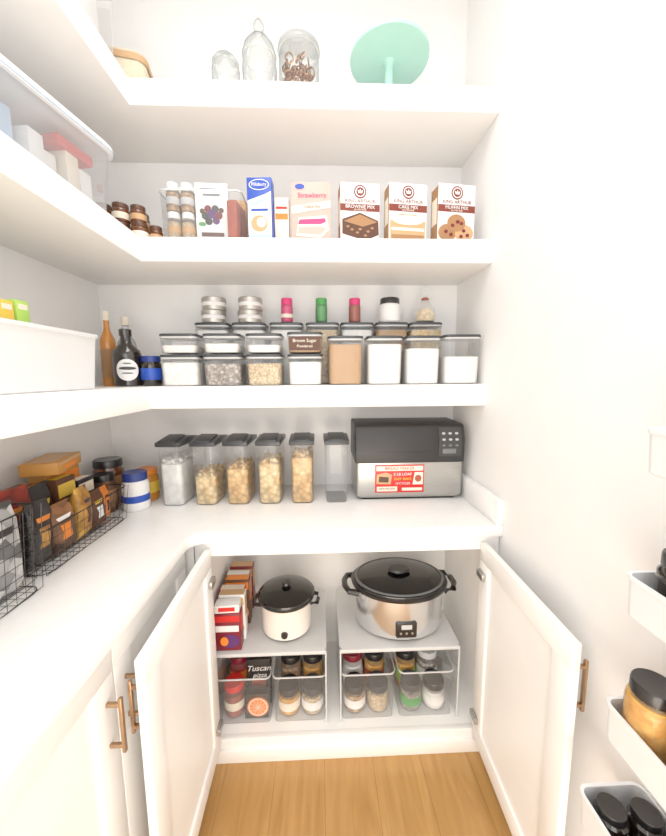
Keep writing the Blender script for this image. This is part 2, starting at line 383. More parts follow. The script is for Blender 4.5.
def canister(x, y, z, w, d, h, fill, frac, group, label, labelmat=None, lid='lidgrey'):
    t = thing('storage_container', label, 'container', (x,y,z), 0, group)
    part(t, 'body', loft([(w*0.86,d*0.86,0.02,0),(w*0.92,d*0.92,0.022,0.004),(w*0.97,d*0.97,0.022,h*0.8),(w*0.97,d*0.97,0.022,h-0.014)], True, False), 'clear')
    if fill: 
        fh = (h-0.02)*frac
        part(t, 'contents', loft([(w*0.84,d*0.84,0.018,0.003),(w*0.885,d*0.885,0.02,0.007),(w*0.925,d*0.925,0.02,fh),(w*0.88,d*0.88,0.02,fh+0.003)]), fill)
    bm = loft([(w*0.95,d*0.95,0.022,h-0.013),(w,d,0.024,h-0.012),(w,d,0.024,h-0.005),(w*0.97,d*0.97,0.022,h-0.003),(w*0.9,d*0.9,0.02,h-0.003),(w*0.88,d*0.88,0.02,h-0.005)])
    part(t, 'lid', bm, lid)
    part(t, 'lid_seal', loft([(w*0.93,d*0.93,0.02,h-0.020),(w*0.975,d*0.975,0.022,h-0.019),(w*0.975,d*0.975,0.022,h-0.013)]), 'rim')
    part(t, 'lid_button', lathe([(0,0),(0.024,0),(0.024,0.004),(0.020,0.005),(0,0.0045)], 24, sx=1.2, bm=None), 'lgrey', (0,0,h-0.005))
    return t
def clearbin(name, label, x, y, z, w, d, h, mat='clear', group=None, rz=0, taper=0.92, cat='storage bin', rimmat='rim'):
    t = thing(name, label, cat, (x,y,z), rz, group)
    part(t, 'body', loft([(w*taper-0.01,d*taper-0.01,0.012,0.0),(w*taper,d*taper,0.016,0.003),(w,d,0.02,h-0.004)], True, False), mat)
    part(t, 'rim', loft([(w,d,0.02,h-0.005),(w+0.006,d+0.006,0.023,h-0.005),(w+0.006,d+0.006,0.023,h),(w,d,0.02,h),(w,d,0.02,h-0.005)], False, False), rimmat)
    return t

# ------------------------------------------------------------ TOP SHELF
t = thing('cake_stand', 'mint green pedestal cake stand on the top shelf', 'cake stand', (0.277,1.45,S1))
part(t, 'plate', lathe([(0,0.206),(0.03,0.206),(0.143,0.2075),(0.1475,0.209),(0.149,0.213),(0.149,0.218),(0.146,0.219),(0.142,0.216),(0,0.215)], 64), 'mint')
part(t, 'pedestal', lathe([(0,0),(0.075,0),(0.078,0.006),(0.06,0.012),(0.025,0.022),(0.016,0.04),(0.015,0.18),(0.018,0.200),(0.024,0.2065),(0,0.2065)], 36), 'mint')
t = thing('glass_jar', 'tall clear glass apothecary jar with domed finial lid', 'glass jar', (-0.212,1.43,S1))
part(t, 'body', lathe([(0,0),(0.045,0),(0.048,0.006),(0.03,0.02),(0.045,0.04),(0.060,0.08),(0.064,0.15),(0.058,0.19)], 36), 'glass')
part(t, 'lid', lathe([(0.061,0.19),(0.063,0.196),(0.055,0.225),(0.035,0.252),(0.012,0.268),(0.010,0.274),(0.018,0.285),(0.020,0.298),(0.012,0.312),(0.006,0.320),(0,0.323)], 32), 'glass')
t = thing('glass_jar', 'small round clear glass jar with glass lid', 'glass jar', (-0.330,1.40,S1))
part(t, 'body', lathe([(0,0),(0.042,0),(0.048,0.01),(0.050,0.05),(0.050,0.12),(0.044,0.140)], 32), 'glass')
part(t, 'lid', lathe([(0.046,0.140),(0.048,0.145),(0.038,0.160),(0.012,0.168),(0.01,0.173),(0.015,0.181),(0,0.187)], 28), 'glass')
t = thing('glass_canister', 'clear glass canister holding copper cookie cutters', 'glass jar', (-0.065,1.42,S1))
part(t, 'body', lathe([(0,0),(0.068,0),(0.074,0.006),(0.074,0.185),(0.070,0.198)], 36), 'glass')
part(t, 'lid', lathe([(0.076,0.198),(0.078,0.203),(0.076,0.217),(0.055,0.226),(0,0.229)], 36), 'glass')
rings = []
for k in range(90):
    aa = random.uniform(0,2*pi); q0 = 0.052*math.sqrt(random.random())
    c = Vector((q0*math.cos(aa), q0*math.sin(aa), random.uniform(0.025,0.165)))
    Rr = random.uniform(0.010,0.018); mt = Matrix.Rotation(random.uniform(0,3),3,'X') @ Matrix.Rotation(random.uniform(0,3),3,'Y')
    rings.append([c + mt @ Vector((Rr*math.cos(2*pi*i/10), Rr*math.sin(2*pi*i/10)*random.uniform(0.9,1.1), 0)) for i in range(10)])
ck = part(t, 'contents', tube(rings, 0.003, 5, cyc=True), 'copper', label='heap of copper cookie cutters'); ck['kind'] = 'stuff'
t = thing('canvas_basket', 'low pale woven basket in the shelf corner', 'basket', (-0.74,1.44,S1), 0.2)
part(t, 'body', loft([(0.21,0.16,0.03,0),(0.24,0.19,0.035,0.150),(0.235,0.185,0.034,0.155),(0.225,0.175,0.032,0.150),(0.20,0.15,0.03,0.008)]), 'beige')
part(t, 'band', loft([(0.242,0.192,0.036,0.125),(0.246,0.196,0.036,0.13),(0.248,0.198,0.036,0.142),(0.242,0.192,0.036,0.147)],False,False), 'tan')
clearbin('storage_bin', 'clear plastic bin with cartons on the top shelf', -0.79,1.16,S1, 0.28,0.26,0.24, mat='binclear')
pack('carton', 'white carton inside a clear bin on the top shelf', 'box', -0.75,1.20,S1+0.004, 0.13,0.09,0.26,'paper',0.0)
pack('carton', 'cream carton inside a clear bin on the top shelf', 'box', -0.80,1.09,S1+0.004, 0.13,0.08,0.21,'cream',0.0)

# ------------------------------------------------------------ SECOND SHELF
BR = -0.18
t = thing('storage_box', 'large clear plastic box with a pale lid overhanging the shelf', 'storage box', (-0.768,0.922,S2), BR)
part(t, 'body', loft([(0.20,0.43,0.03,0),(0.215,0.445,0.035,0.005),(0.238,0.475,0.04,0.172)], True, False), 'frost')
part(t, 'lid', loft([(0.242,0.48,0.04,0.167),(0.258,0.495,0.045,0.167),(0.258,0.495,0.045,0.184),(0.245,0.48,0.04,0.191),(0.22,0.455,0.03,0.191),(0.21,0.445,0.03,0.185)]), 'tublid')
part(t, 'lid_rim', loft([(0.259,0.496,0.045,0.169),(0.262,0.499,0.046,0.170),(0.262,0.499,0.046,0.174),(0.259,0.496,0.045,0.175)],False,False), 'bluerim', label='bluish lid rim')
def inbox(lx, ly):
    return (-0.768+lx*math.cos(BR)-ly*math.sin(BR), 0.922+lx*math.sin(BR)+ly*math.cos(BR))
for i, (lx, ly, w, d, h, m, rz) in enumerate(((0.000,0.170,0.15,0.040,0.09,'paper',0.0),(0.01,0.122,0.14,0.040,0.11,'cream',0.05),(0.00,0.072,0.13,0.04,0.085,'paper',-0.05),
        (0.01,0.022,0.14,0.040,0.105,'paper',0.05),(0.00,-0.03,0.12,0.04,0.13,'lblue',-0.05),(0.01,-0.080,0.14,0.038,0.11,'paper',0.05),(0.00,-0.128,0.13,0.035,0.135,'blue',0.0),(0.01,-0.175,0.14,0.04,0.125,'paper',0.0))):
    x, y = inbox(lx, ly)
    pack('packet', {'paper':'white','cream':'cream','lblue':'pale blue','blue':'blue'}[m]+' packet stored inside the clear box', 'packet', x, y, S2+0.007, w, d, h, m, BR+rz, 'packets in the storage box')
x, y = inbox(0.045, 0.135)
pack('packet', 'flat red packet lying on top inside the box', 'packet', x, y, S2+0.118, 0.08, 0.11, 0.026, 'red', BR, 'packets in the storage box')
for i, (x, y, k, s) in enumerate(((-0.768,1.33,0,1),(-0.705,1.325,0,1),(-0.642,1.325,0,1),(-0.592,1.34,0,0.8),(-0.83,1.40,0,1),(-0.740,1.40,0,1),(-0.670,1.40,0,1),
                                  (-0.768,1.33,1,1),(-0.705,1.325,1,1),(-0.645,1.327,1,0.92),(-0.83,1.40,1,1),(-0.740,1.40,1,1),(-0.670,1.40,1,1))):
    jar('spice_jar', 'small amber jar with a dark lid and pale label', 'jar', x, y, S2+0.063*k, 0.029*s, 0.062 if s==1 else 0.056, 'amber', 'brown', 0.016, lab='cream' if i%3 else 'tan', labz=(0.15,0.6), group='small amber jars on the second shelf')
clearbin('storage_bin', 'clear plastic bin crowded with baking supplies', -0.415,1.42,S2, 0.285,0.25,0.165, mat='binclear', taper=0.97)
for x, y, k in ((-0.522,1.335,0),(-0.472,1.338,0),(-0.522,1.335,1),(-0.472,1.338,1),(-0.522,1.39,0),(-0.472,1.39,0),(-0.522,1.39,1),(-0.472,1.39,1),(-0.522,1.45,0),(-0.522,1.45,1)):
    jar('sprinkle_jar', 'small white-lidded jar of pale sprinkles in a bin', 'jar', x, y, S2+0.004+(0.098 if y<1.36 else 0.104)*k, 0.024, 0.097 if y<1.36 else 0.103, 'clear', 'white' if y<1.42 else 'lgrey', 0.022, lab='tan' if k==0 else 'lgrey', labz=(0.3,0.6), fill='oats' if k==0 else 'nuts', group='sprinkle jars in the clear bin')
t = pack('packet', 'white packet with a dark berry print in a bin', 'packet', -0.385,1.345,S2+0.004, 0.115,0.03,0.200,'paper',0.05)
for bx, bz, bs, bmn in ((0,0.095,0.030,'purple'),(0.024,0.090,0.026,'maroon'),(-0.024,0.088,0.026,'dgrey'),(0.012,0.113,0.025,'dgrey'),(-0.014,0.112,0.025,'maroon'),(0.014,0.072,0.025,'purple'),(-0.012,0.070,0.026,'dgrey'),(0.033,0.108,0.018,'brown'),(-0.034,0.104,0.018,'brown')):
    dec(t,'printed_berry','oval',bx,bz,bs,bs,bmn,-0.0155-bs*0.03)
dec(t,'printed_band','rect',0,0.178,0.08,0.008,'mgrey',-0.0155); dec(t,'printed_band','rect',0,0.160,0.06,0.007,'mgrey',-0.0155); dec(t,'printed_leaf','oval',-0.036,0.060,0.026,0.014,'green',-0.0155); dec(t,'printed_band','rect',0,0.025,0.08,0.014,'brown',-0.0155)
pack('packet', 'rust coloured packet leaning in a clear bin', 'packet', -0.300,1.345,S2+0.004, 0.035,0.09,0.13,'terracotta',-0.15)
pack('packet', 'orange packet standing in a clear bin', 'packet', -0.295,1.42,S2+0.004, 0.04,0.04,0.165,'gold',0.1)
pack('packet', 'tan packet in a clear bin of baking supplies', 'packet', -0.345,1.48,S2+0.004, 0.11,0.05,0.205,'tan',0.1)
pack('packet', 'dark brown packet in a clear bin', 'packet', -0.40,1.40,S2+0.004, 0.07,0.04,0.175,'brown',0.1)
t = pack('carton', 'white and blue baking mix carton', 'box', -0.208,1.335,S2, 0.088,0.05,0.215,'blue',-0.06)
dec(t,'white_panel',[(-0.042,0.003),(0.042,0.003),(0.042,0.168),(0.020,0.158),(-0.042,0.138)],0,0,0,0,'paper',-0.0255)
dec(t,'blue_swirl',[(-0.030,0.130),(0.036,0.152),(0.040,0.144),(-0.020,0.120)],0,0,0,0,'lblue',-0.0260)
dec(t,'logo','oval',0.0,0.190,0.072,0.036,'paper',-0.0258); dec(t,'logo','oval',0.0,0.190,0.066,0.031,'blue',-0.0263); text(t,'Pillsbury',0.0160,(0,-0.0275,0.190),'paper')
dec(t,'printed_picture','oval',-0.002,0.060,0.060,0.056,'tan',-0.0263); dec(t,'printed_picture','oval',0.006,0.064,0.034,0.034,'cream',-0.0268); dec(t,'blue_band','rect',0.0,0.014,0.084,0.014,'lblue',-0.0263)
dec(t,'printed_line','rect',0.0,0.106,0.06,0.008,'blue',-0.0263)
t = pack('carton', 'small white carton with an orange stripe', 'box', -0.135,1.37,S2, 0.052,0.05,0.165,'cream')
dec(t,'stripe','rect',0,0.10,0.045,0.02,'orange',-0.0255); dec(t,'stripe','rect',0,0.13,0.04,0.008,'red',-0.0255)
t = pack('carton', 'pale pink strawberry cake mix carton', 'box', -0.025,1.345,S2, 0.142,0.055,0.205,'pink',-0.03)
dec(t,'logo','oval',-0.040,0.190,0.034,0.018,'blue',-0.0285)
dec(t,'printed_band',[(-0.07,0.098),(0.07,0.118),(0.07,0.142),(-0.07,0.124)],0,0,0,0,'cream',-0.0285)
dec(t,'printed_picture',[(-0.055,0.022),(0.035,0.016),(0.064,0.042),(0.056,0.092),(-0.045,0.085)],0,0,0,0,'cream',-0.029)
dec(t,'printed_picture',[(-0.050,0.032),(0.033,0.026),(0.056,0.046),(0.035,0.054),(-0.045,0.052)],0,0,0,0,'pink',-0.0297); dec(t,'printed_picture',[(-0.048,0.062),(0.035,0.062),(0.054,0.070),(0.050,0.082),(-0.042,0.078)],0,0,0,0,'hotpink',-0.0297)
text(t,'Strawberry',0.023,(0.004,-0.030,0.160),'hotpink')
text(t,'CAKE MIX',0.013,(0.005,-0.030,0.121),'terracotta')
for x, pic, rz, wd in ((0.150,'brown',0.08,'BROWNIE MIX'),(0.325,'tan',0.12,'CAKE MIX'),(0.505,'kraft',0.12,'MUFFIN MIX')):
    t = pack('carton', 'white and brown gluten free mix carton with %s picture' % {'brown':'a brownie','tan':'a cake','kraft':'a muffin'}[pic], 'box', x,1.348,S2, 0.144,0.06,0.205,'paper',rz, 'gluten free baking mix cartons')
    part(t,'side_panel', box(-0.0728,-0.0720,-0.028,0.028,0.003,0.200),'kraft')
    part(t,'side_text_panel', box(-0.0734,-0.0727,-0.020,0.020,0.07,0.16),'cream')
    dec(t,'logo','oval',0,0.175,0.046,0.046,'redbrown',-0.0303); dec(t,'logo','oval',0,0.175,0.036,0.036,'paper',-0.0310); dec(t,'logo','oval',0,0.175,0.029,0.029,'redbrown',-0.0316)
    dec(t,'logo',[(-0.007,0.169),(0.007,0.169),(0.010,0.181),(0.004,0.176),(0,0.184),(-0.004,0.176),(-0.010,0.181)],0,0,0,0,'paper',-0.0322)
    text(t,'KING ARTHUR',0.017,(0,-0.0315,0.143),'redbrown')
    dec(t,'title_band','rect',0,0.121,0.144,0.024,'redbrown',-0.0303)
    text(t,wd,0.0165,(0,-0.0315,0.1235),'paper'); text(t,'GLUTEN FREE',0.0075,(0,-0.0315,0.1135),'cream')
    if pic == 'brown':
        dec(t,'printed_picture',[(-0.066,0.03),(0.02,0.008),(0.070,0.030),(0.068,0.078),(0.0,0.104),(-0.066,0.080)],0,0,0,0,'brown',-0.0303)
        dec(t,'printed_picture',[(-0.060,0.073),(0.01,0.056),(0.064,0.073),(0.0,0.098)],0,0,0,0,'kraft',-0.0310)
        for ox, oz in ((-0.03,0.045),(-0.01,0.035),(0.03,0.04),(0.045,0.052),(0.0,0.047),(-0.045,0.055),(0.02,0.026)): dec(t,'printed_picture','oval',ox,oz,0.012,0.008,'kraft',-0.0312)
    elif pic == 'tan':
        dec(t,'printed_picture',[(-0.066,0.008),(0.066,0.008),(0.068,0.075),(0.03,0.100),(-0.03,0.100),(-0.068,0.075)],0,0,0,0,'tan',-0.0303); dec(t,'printed_picture','oval',0,0.080,0.12,0.034,'cream',-0.031)
        dec(t,'printed_picture','rect',0,0.048,0.125,0.010,'cream',-0.031); dec(t,'printed_picture','rect',0,0.022,0.125,0.014,'kraft',-0.031)
    else:
        for j, (ox, oz) in enumerate(((-0.034,0.034),(0.032,0.034),(0,0.068))): dec(t,'printed_picture','oval',ox,oz+0.003,0.072,0.060,('kraft','tan','kraft')[j],-0.0303-j*0.0006)
        for ox, oz in ((-0.04,0.04),(-0.02,0.03),(0.03,0.045),(0.005,0.075),(0.02,0.025),(-0.015,0.062),(0.045,0.03),(0.02,0.07)): dec(t,'printed_picture','oval',ox,oz,0.014,0.012,'maroon',-0.0325)

# ------------------------------------------------------------ THIRD SHELF
GR = 'clear dark-lidded storage containers on the third shelf'
def can(x,y,z,w,d,h,f,fr,desc): return canister(x,y,z,w,d,h,f,fr,GR,'clear square container with dark lid holding '+desc)
can(-0.524,1.355,S3,0.145,0.13,0.120,'marsh',0.85,'chunky white marshmallows')
can(-0.366,1.355,S3,0.145,0.13,0.120,'beans',0.8,'speckled seeds')
can(-0.210,1.355,S3,0.138,0.13,0.120,'oats',0.8,'rolled oats')
can(-0.056,1.355,S3,0.135,0.13,0.120,'flour',0.85,'white powder')
can( 0.097,1.355,S3,0.137,0.13,0.186,'bsugar',0.9,'brown sugar')
can( 0.247,1.355,S3,0.140,0.13,0.186,'flour',0.9,'white flour')
can( 0.394,1.355,S3,0.137,0.13,0.186,'flour',0.8,'white sugar')
can( 0.545,1.355,S3,0.145,0.13,0.190,'flour',0.6,'powdered sugar')
can(-0.524,1.355,S3+0.121,0.140,0.13,0.075,'flour',0.5,'white sugar')
can(-0.366,1.355,S3+0.121,0.140,0.13,0.075,'marsh',0.6,'white candies')
can(-0.210,1.355,S3+0.121,0.135,0.13,0.075,'flour',0.5,'white powder')
t = can(-0.056,1.355,S3+0.121,0.135,0.13,0.080,'bsugar',0.85,'brown sugar')
dec(t,'label','rect',0,0.034,0.115,0.050,'brown',-0.066); text(t,'Brown Sugar',0.017,(0,-0.068,0.044),'cream'); text(t,'Powdered',0.014,(0,-0.068,0.024),'cream')
for i, x in enumerate((-0.447,-0.295,-0.140,0.012,0.158,0.305,0.451)):
    can(x,1.510,S3,0.14,0.13,0.258,('flour','marsh','flour','oats','flour','bsugar','pasta')[i],0.93,('white flour','marshmallows','white flour','oats','sugar','brown sugar','dry pasta')[i])
ZT = S3+0.258
for x in (-0.447,-0.295):
    for k in range(2):
        jar('tin', 'small round silver spice tin, stacked', 'tin', x+0.004*k, 1.50, ZT+0.052*k, 0.048, 0.051, 'paper', 'tin', 0.020, lidr=0.050, lab='tin', labz=(0.0,0.45), group='silver tins stacked on containers', neck=0.97)
for x, c, desc in ((-0.137,'hotpink','pink'),(0.008,'lime','green'),(0.150,'red','red')):
    jar('sprinkle_jar', 'small clear jar of %s sprinkles with matching lid' % desc, 'jar', x, 1.49, ZT, 0.026, 0.100, 'clear', {'lime':'green','red':'hotpink'}.get(c,c), 0.028, fill={'lime':'green','red':'terracotta'}.get(c,c), fillh=0.97, lab='cream' if c=='hotpink' else None, labz=(0.25,0.45), group='sprinkle jars on containers')
jar('spice_jar', 'white-labelled jar with a black lid', 'jar', 0.300, 1.49, ZT, 0.045, 0.100, 'paper', 'black', 0.024, lab='paper')
t = thing('treat_bag', 'clear treat bag with a reddish tied top', 'bag', (0.452,1.49,ZT))
part(t, 'bag', lathe([(0,0),(0.045,0.002),(0.05,0.02),(0.042,0.06),(0.018,0.092),(0.010,0.10),(0.022,0.135),(0.026,0.145)], 14, ridge=(1,7,0.88)), 'frost')
part(t, 'contents', lathe([(0,0.004),(0.04,0.006),(0.043,0.025),(0.03,0.055),(0,0.06)], 16), 'pasta')
part(t, 'tie', lathe([(0.012,0.093),(0.018,0.098),(0.012,0.104)], 12), 'terracotta')
bottle('vinegar_bottle', 'slim amber glass bottle with pale cap', 'bottle', -0.835, 1.40, S3, 0.028, 0.29, 'ambrl', 'cream', 'kraft')
bottle('oil_bottle', 'clear bottle of golden oil with dark label', 'bottle', -0.80, 1.47, S3, 0.036, 0.28, 'glass', 'cream', 'lgrey')
t = bottle('vanilla_bottle', 'dark round bottle with a white oval label', 'bottle', -0.735, 1.345, S3, 0.050, 0.215, 'darkbottle', 'darkbottle')
part(t,'label', curved_oval(0.0510,0.078,0.080,0.062,0.45),'paper')
part(t,'label_print', curved_oval(0.0514,0.060,0.012,0.068,0.45),'dgrey')
part(t,'label_print', curved_oval(0.0514,0.040,0.006,0.050,0.45),'mgrey')
part(t,'label_print', curved_oval(0.0514,0.030,0.006,0.086,0.45),'mgrey')
jar('preserve_jar', 'dark jar with a blue lid and blue label', 'jar', -0.655, 1.36, S3, 0.038, 0.115, 'darkbottle', 'navy', 0.022, lab='blue', labz=(0.25,0.7))
t = thing('storage_bin', 'long white plastic bin holding green snack packets', 'storage bin', (-0.802,0.74,S3))
L, h = 0.70, 0.162
part(t, 'body', loft([(0.23,L-0.04,0.02,0),(0.24,L-0.03,0.022,0.004),(0.262,L-0.012,0.026,h-0.012),(0.274,L,0.03,h-0.009),(0.274,L,0.03,h),(0.258,L-0.016,0.026,h),(0.234,L-0.036,0.02,0.009)]), 'white')
for x, y, m, h, ww, dd in ((-0.800,0.96,'cream',0.150,0.15,0.08),(-0.795,0.850,'lime',0.205,0.20,0.035),(-0.795,0.808,'yellow',0.198,0.20,0.035),(-0.795,0.765,'green',0.212,0.20,0.035),(-0.795,0.722,'lime',0.205,0.20,0.035),(-0.795,0.675,'cream',0.208,0.20,0.04),(-0.795,0.62,'green',0.208,0.20,0.04)):
    t = pack('packet', {'lime':'lime green','cream':'cream','green':'green','yellow':'yellow'}[m]+' snack packet standing in a white bin', 'packet', x, y, S3+0.0105, ww, dd, h, m, 0.0, 'packets in the white bin')
    part(t,'side_print', box(ww/2,ww/2+0.0006,-dd*0.35,dd*0.35,h*0.90,h*0.96),'cream' if m!='cream' else 'tan')

# ------------------------------------------------------------ COUNTER: tall containers
def cereal(x, fill, frac, desc, ry, cnt, r, el):
    t = thing('cereal_container', 'tall clear dispenser with dark flip lid holding '+desc, 'container', (x,1.42,CT), ry, 'tall clear containers on the counter')
    w, d, h = 0.095, 0.165, 0.275
    part(t, 'body', loft([(w*0.86,d*0.86,0.018,0),(w*0.92,d*0.9,0.02,0.005),(w*0.97,d*0.97,0.022,h*0.6),(w,d,0.022,h-0.03)], True, False), 'clear')
    if frac:
        fh = (h-0.03)*frac
        part(t, 'contents', loft([(w*0.82,d*0.84,0.015,0.004),(w*0.87,d*0.86,0.018,0.009),(w*0.90,d*0.92,0.018,fh*0.97),(w*0.7,d*0.8,0.018,fh)]), fill)
        bb = part(t, 'loose_pieces', blobs(w*0.86,d*0.9,0.016,r,cnt,z0=fh-0.004,elong=el,seed=int(x*100)+50), fill, label='loose top layer of '+desc); bb['kind'] = 'stuff'
    bm = prism([(-d/2-0.004,h-0.030),(d/2+0.004,h-0.030),(d/2+0.004,h-0.010),(0.01,h+0.002),(-d/2-0.004,h-0.012)], -w/2-0.003, w/2+0.003, 'X', bev=0.004)
    part(t, 'lid', bm, 'lidgrey')
    part(t, 'flip_cap', prism([(-d/2-0.008,h-0.013),(-0.0,h+0.001),(-0.0,h+0.009),(-d/2-0.008,h-0.006)], -w/2+0.014, w/2-0.014, 'X', bev=0.002), 'dgrey')
    return t
for x, f, fr, desc, ry, c, r, el in ((-0.598,'marsh',0.72,'white marshmallows',-0.08,55,0.010,1.2),(-0.466,'pasta',0.50,'shell pasta',-0.06,60,0.008,1.5),(-0.338,'cereal',0.62,'ring cereal',-0.05,65,0.008,1.2),
        (-0.210,'pasta',0.70,'dry pasta',-0.03,65,0.008,1.6),(-0.078,'cereal',0.80,'oat cereal',0,65,0.008,1.3),(0.062,None,0,'nothing, nearly empty',0.02,0,0,1)):
    cereal(x, f, fr, desc, ry, c, r, el)

# ------------------------------------------------------------ bread machine
t = thing('bread_machine', 'black and silver bread machine with a red sticker', 'bread machine', (0.368,1.47,CT))
w = 0.45
part(t, 'body', loft([(w-0.03,0.19,0.012,0.008),(w-0.006,0.210,0.014,0.018),(w,0.215,0.016,0.03),(w,0.215,0.016,0.160),(w-0.004,0.212,0.014,0.162)]), 'steel')
part(t, 'base', loft([(w-0.04,0.18,0.02,0),(w-0.03,0.19,0.02,0.012)]), 'black')
part(t, 'lid', prism([(-0.111,0.160),(-0.111,0.255),(-0.094,0.312),(-0.085,0.318),(0.100,0.322),(0.110,0.310),(0.110,0.160)], -w/2-0.002, w/2+0.002, 'X', bev=0.005, seg=3), 'charcoal')
part(t, 'lid_seam', box(-0.222,0.105,-0.1120,-0.110,0.205,0.2075), 'black')
part(t, 'lid_seam', box(0.1035,0.1055,-0.1120,-0.110,0.165,0.252), 'black')
part(t, 'control_panel', prism([(-0.110,0.188),(-0.1108,0.255),(-0.0965,0.304),(-0.0985,0.306),(-0.1135,0.256),(-0.1135,0.188)], 0.118, 0.212, 'X'), 'dgrey')
for i in range(3):
    for j in range(3):
        zz = 0.232+0.0245*j; yy = -0.1132 if zz < 0.256 else -0.1135+(zz-0.256)*0.30
        part(t, 'button', lathe([(0,0),(0.005,0),(0.004,0.002),(0,0.002)], 14, sx=1.5), 'lgrey' if j else 'mgrey', (0.138+i*0.027, yy, zz), (pi/2 if zz<0.256 else math.radians(73),0,0))
part(t, 'display', box(0.134,0.190,-0.1145,-0.1130,0.198,0.218,0.001), 'mgrey')
part(t, 'sticker', box(-0.145,0.060,-0.1098,-0.1070,0.034,0.152,0.0008), 'red')
dec(t,'sticker_panel','rect',-0.0425,0.137,0.195,0.020,'cream',-0.110); dec(t,'sticker_panel','rect',-0.095,0.050,0.085,0.020,'cream',-0.110); dec(t,'sticker_panel','rect',0.010,0.048,0.085,0.012,'cream',-0.110)
dec(t,'printed_picture',[(-0.140,0.072),(-0.080,0.070),(-0.075,0.110),(-0.100,0.120),(-0.138,0.112)],0,0,0,0,'tan',-0.110)
dec(t,'printed_picture',[(-0.130,0.080),(-0.090,0.078),(-0.088,0.100),(-0.128,0.104)],0,0,0,0,'brown',-0.1106)
dec(t,'printed_picture',[(0.012,0.068),(0.055,0.068),(0.055,0.120),(0.020,0.120)],0,0,0,0,'cream',-0.110)
dec(t,'printed_picture','oval',0.035,0.094,0.028,0.030,'terracotta',-0.1106)
text(t,'BREAD MAKER',0.019,(-0.0425,-0.1112,0.137),'red'); text(t,'2 LB LOAF',0.017,(-0.030,-0.1108,0.112),'paper'); text(t,'EASY BAKE',0.015,(-0.030,-0.1108,0.092),'yellow'); text(t,'13 CYCLES',0.013,(-0.030,-0.1108,0.073),'paper')
text(t,'NEW RECIPES',0.011,(-0.095,-0.1112,0.051),'redbrown')

# ------------------------------------------------------------ left counter: baskets etc.
def wirebasket(x, y, w, d, h, label):
    t = thing('wire_basket', label, 'basket', (x,y,CT))
    def ring(s, z): return [(a*s, b*s, z) for a, b in rr(w, d, 0.03, 3)]
    bm = tube([ring(1,h)], 0.0030, 6, cyc=True); tube([ring(0.93,0.004)], 0.0018, 6, bm=bm, cyc=True)
    part(t, 'rim', bm, 'wire')
    L = []; nz = max(3, int(h/0.030))
    bm = bmesh.new()
    for k in range(1, nz): tube([ring(0.93+0.07*k/nz, 0.004+(h-0.004)*k/nz)], 0.0010, 4, bm=bm, cyc=True)
    nx, ny = int(w/0.026), int(d/0.026)
    for i in range(nx+1):
        xx = -w/2+w*i/nx
        L.append([(xx,-d/2,h),(xx*0.93,-d/2*0.93,0.004),(xx*0.93,d/2*0.93,0.004),(xx,d/2,h)])
    for i in range(1, ny):
        yy = -d/2+d*i/ny
        L.append([(-w/2,yy,h),(-w/2*0.93,yy*0.93,0.004),(w/2*0.93,yy*0.93,0.004),(w/2,yy,h)])
    tube(L, 0.0010, 4, bm=bm)
    part(t, 'mesh_panel', bm, 'wire')
    return t
wirebasket(-0.835, 1.05, 0.235, 0.40, 0.125, 'dark wire basket of packets on the counter')
wirebasket(-0.82, 0.66, 0.26, 0.34, 0.215, 'tall dark wire basket holding chip bags')
def pouch(name, label, x, y, z, w, h, th, mat, rz, tilt=0.0, band=None, group=None, spot=None, lean=0.0):
    t = thing(name, label, 'packet', (x,y,z), rz, group)
    R_ = (tilt, lean, 0)
    bm = loft([(w*0.96,0.004,0.002,0),(w,th*0.8,th*0.35,h*0.12),(w*0.98,th,th*0.45,h*0.45),(w,th*0.7,th*0.3,h*0.8),(w*0.98,0.005,0.002,h*0.94),(w*0.99,0.004,0.002,h)])
    zl = abs(math.sin(lean))*w*0.5
    part(t, 'pouch', bm, mat, (0,0,zl), rot=R_)
    if band: part(t, 'printed_band', loft([(w*0.7,th*0.99,th*0.4,h*0.3),(w*0.7,th*1.06,th*0.45,h*0.45),(w*0.7,th*0.97,th*0.4,h*0.6)]), band, (0,0,zl), rot=R_)
    if spot: part(t, 'printed_band', loft([(w*0.8,th*0.80,th*0.3,h*0.68),(w*0.8,th*0.79,th*0.3,h*0.76)]), spot, (0,0,zl), rot=R_)
    return t
q = pi/2
def sbox(desc, x, y, w, d, h, mat, b1, b2, rz, z=0.006):
    t = pack('carton', desc, 'box', x, y, CT+z, w, d, h, mat, rz, 'snack boxes in the wire baskets')
    dec(t,'printed_band','rect',0,h*0.80,w*0.9,h*0.22,b1,-d/2-0.0003); dec(t,'printed_picture','oval',0,h*0.38,w*0.6,h*0.34,b2,-d/2-0.0003)
    part(t,'top_print', box(-w*0.4,w*0.4,-d*0.35,d*0.35,h,h+0.0009), b1); return t
sbox('golden brown snack carton standing in a basket', -0.905,1.16, 0.15,0.055,0.215,'gold','orange','cream',q)
sbox('tan tea carton standing behind the basket packets', -0.905,0.985, 0.14,0.055,0.19,'kraft','brown','yellow',q)
sbox('golden orange carton lying across the basket', -0.88,1.12, 0.17,0.10,0.038,'gold','tan','orange',q+0.25,0.223)
sbox('dark brown carton with golden print in a basket', -0.848,1.10, 0.08,0.042,0.195,'brown','yellow','gold',q)
sbox('black carton with cream print in a basket', -0.848,1.19, 0.08,0.042,0.165,'black','cream','orange',q)
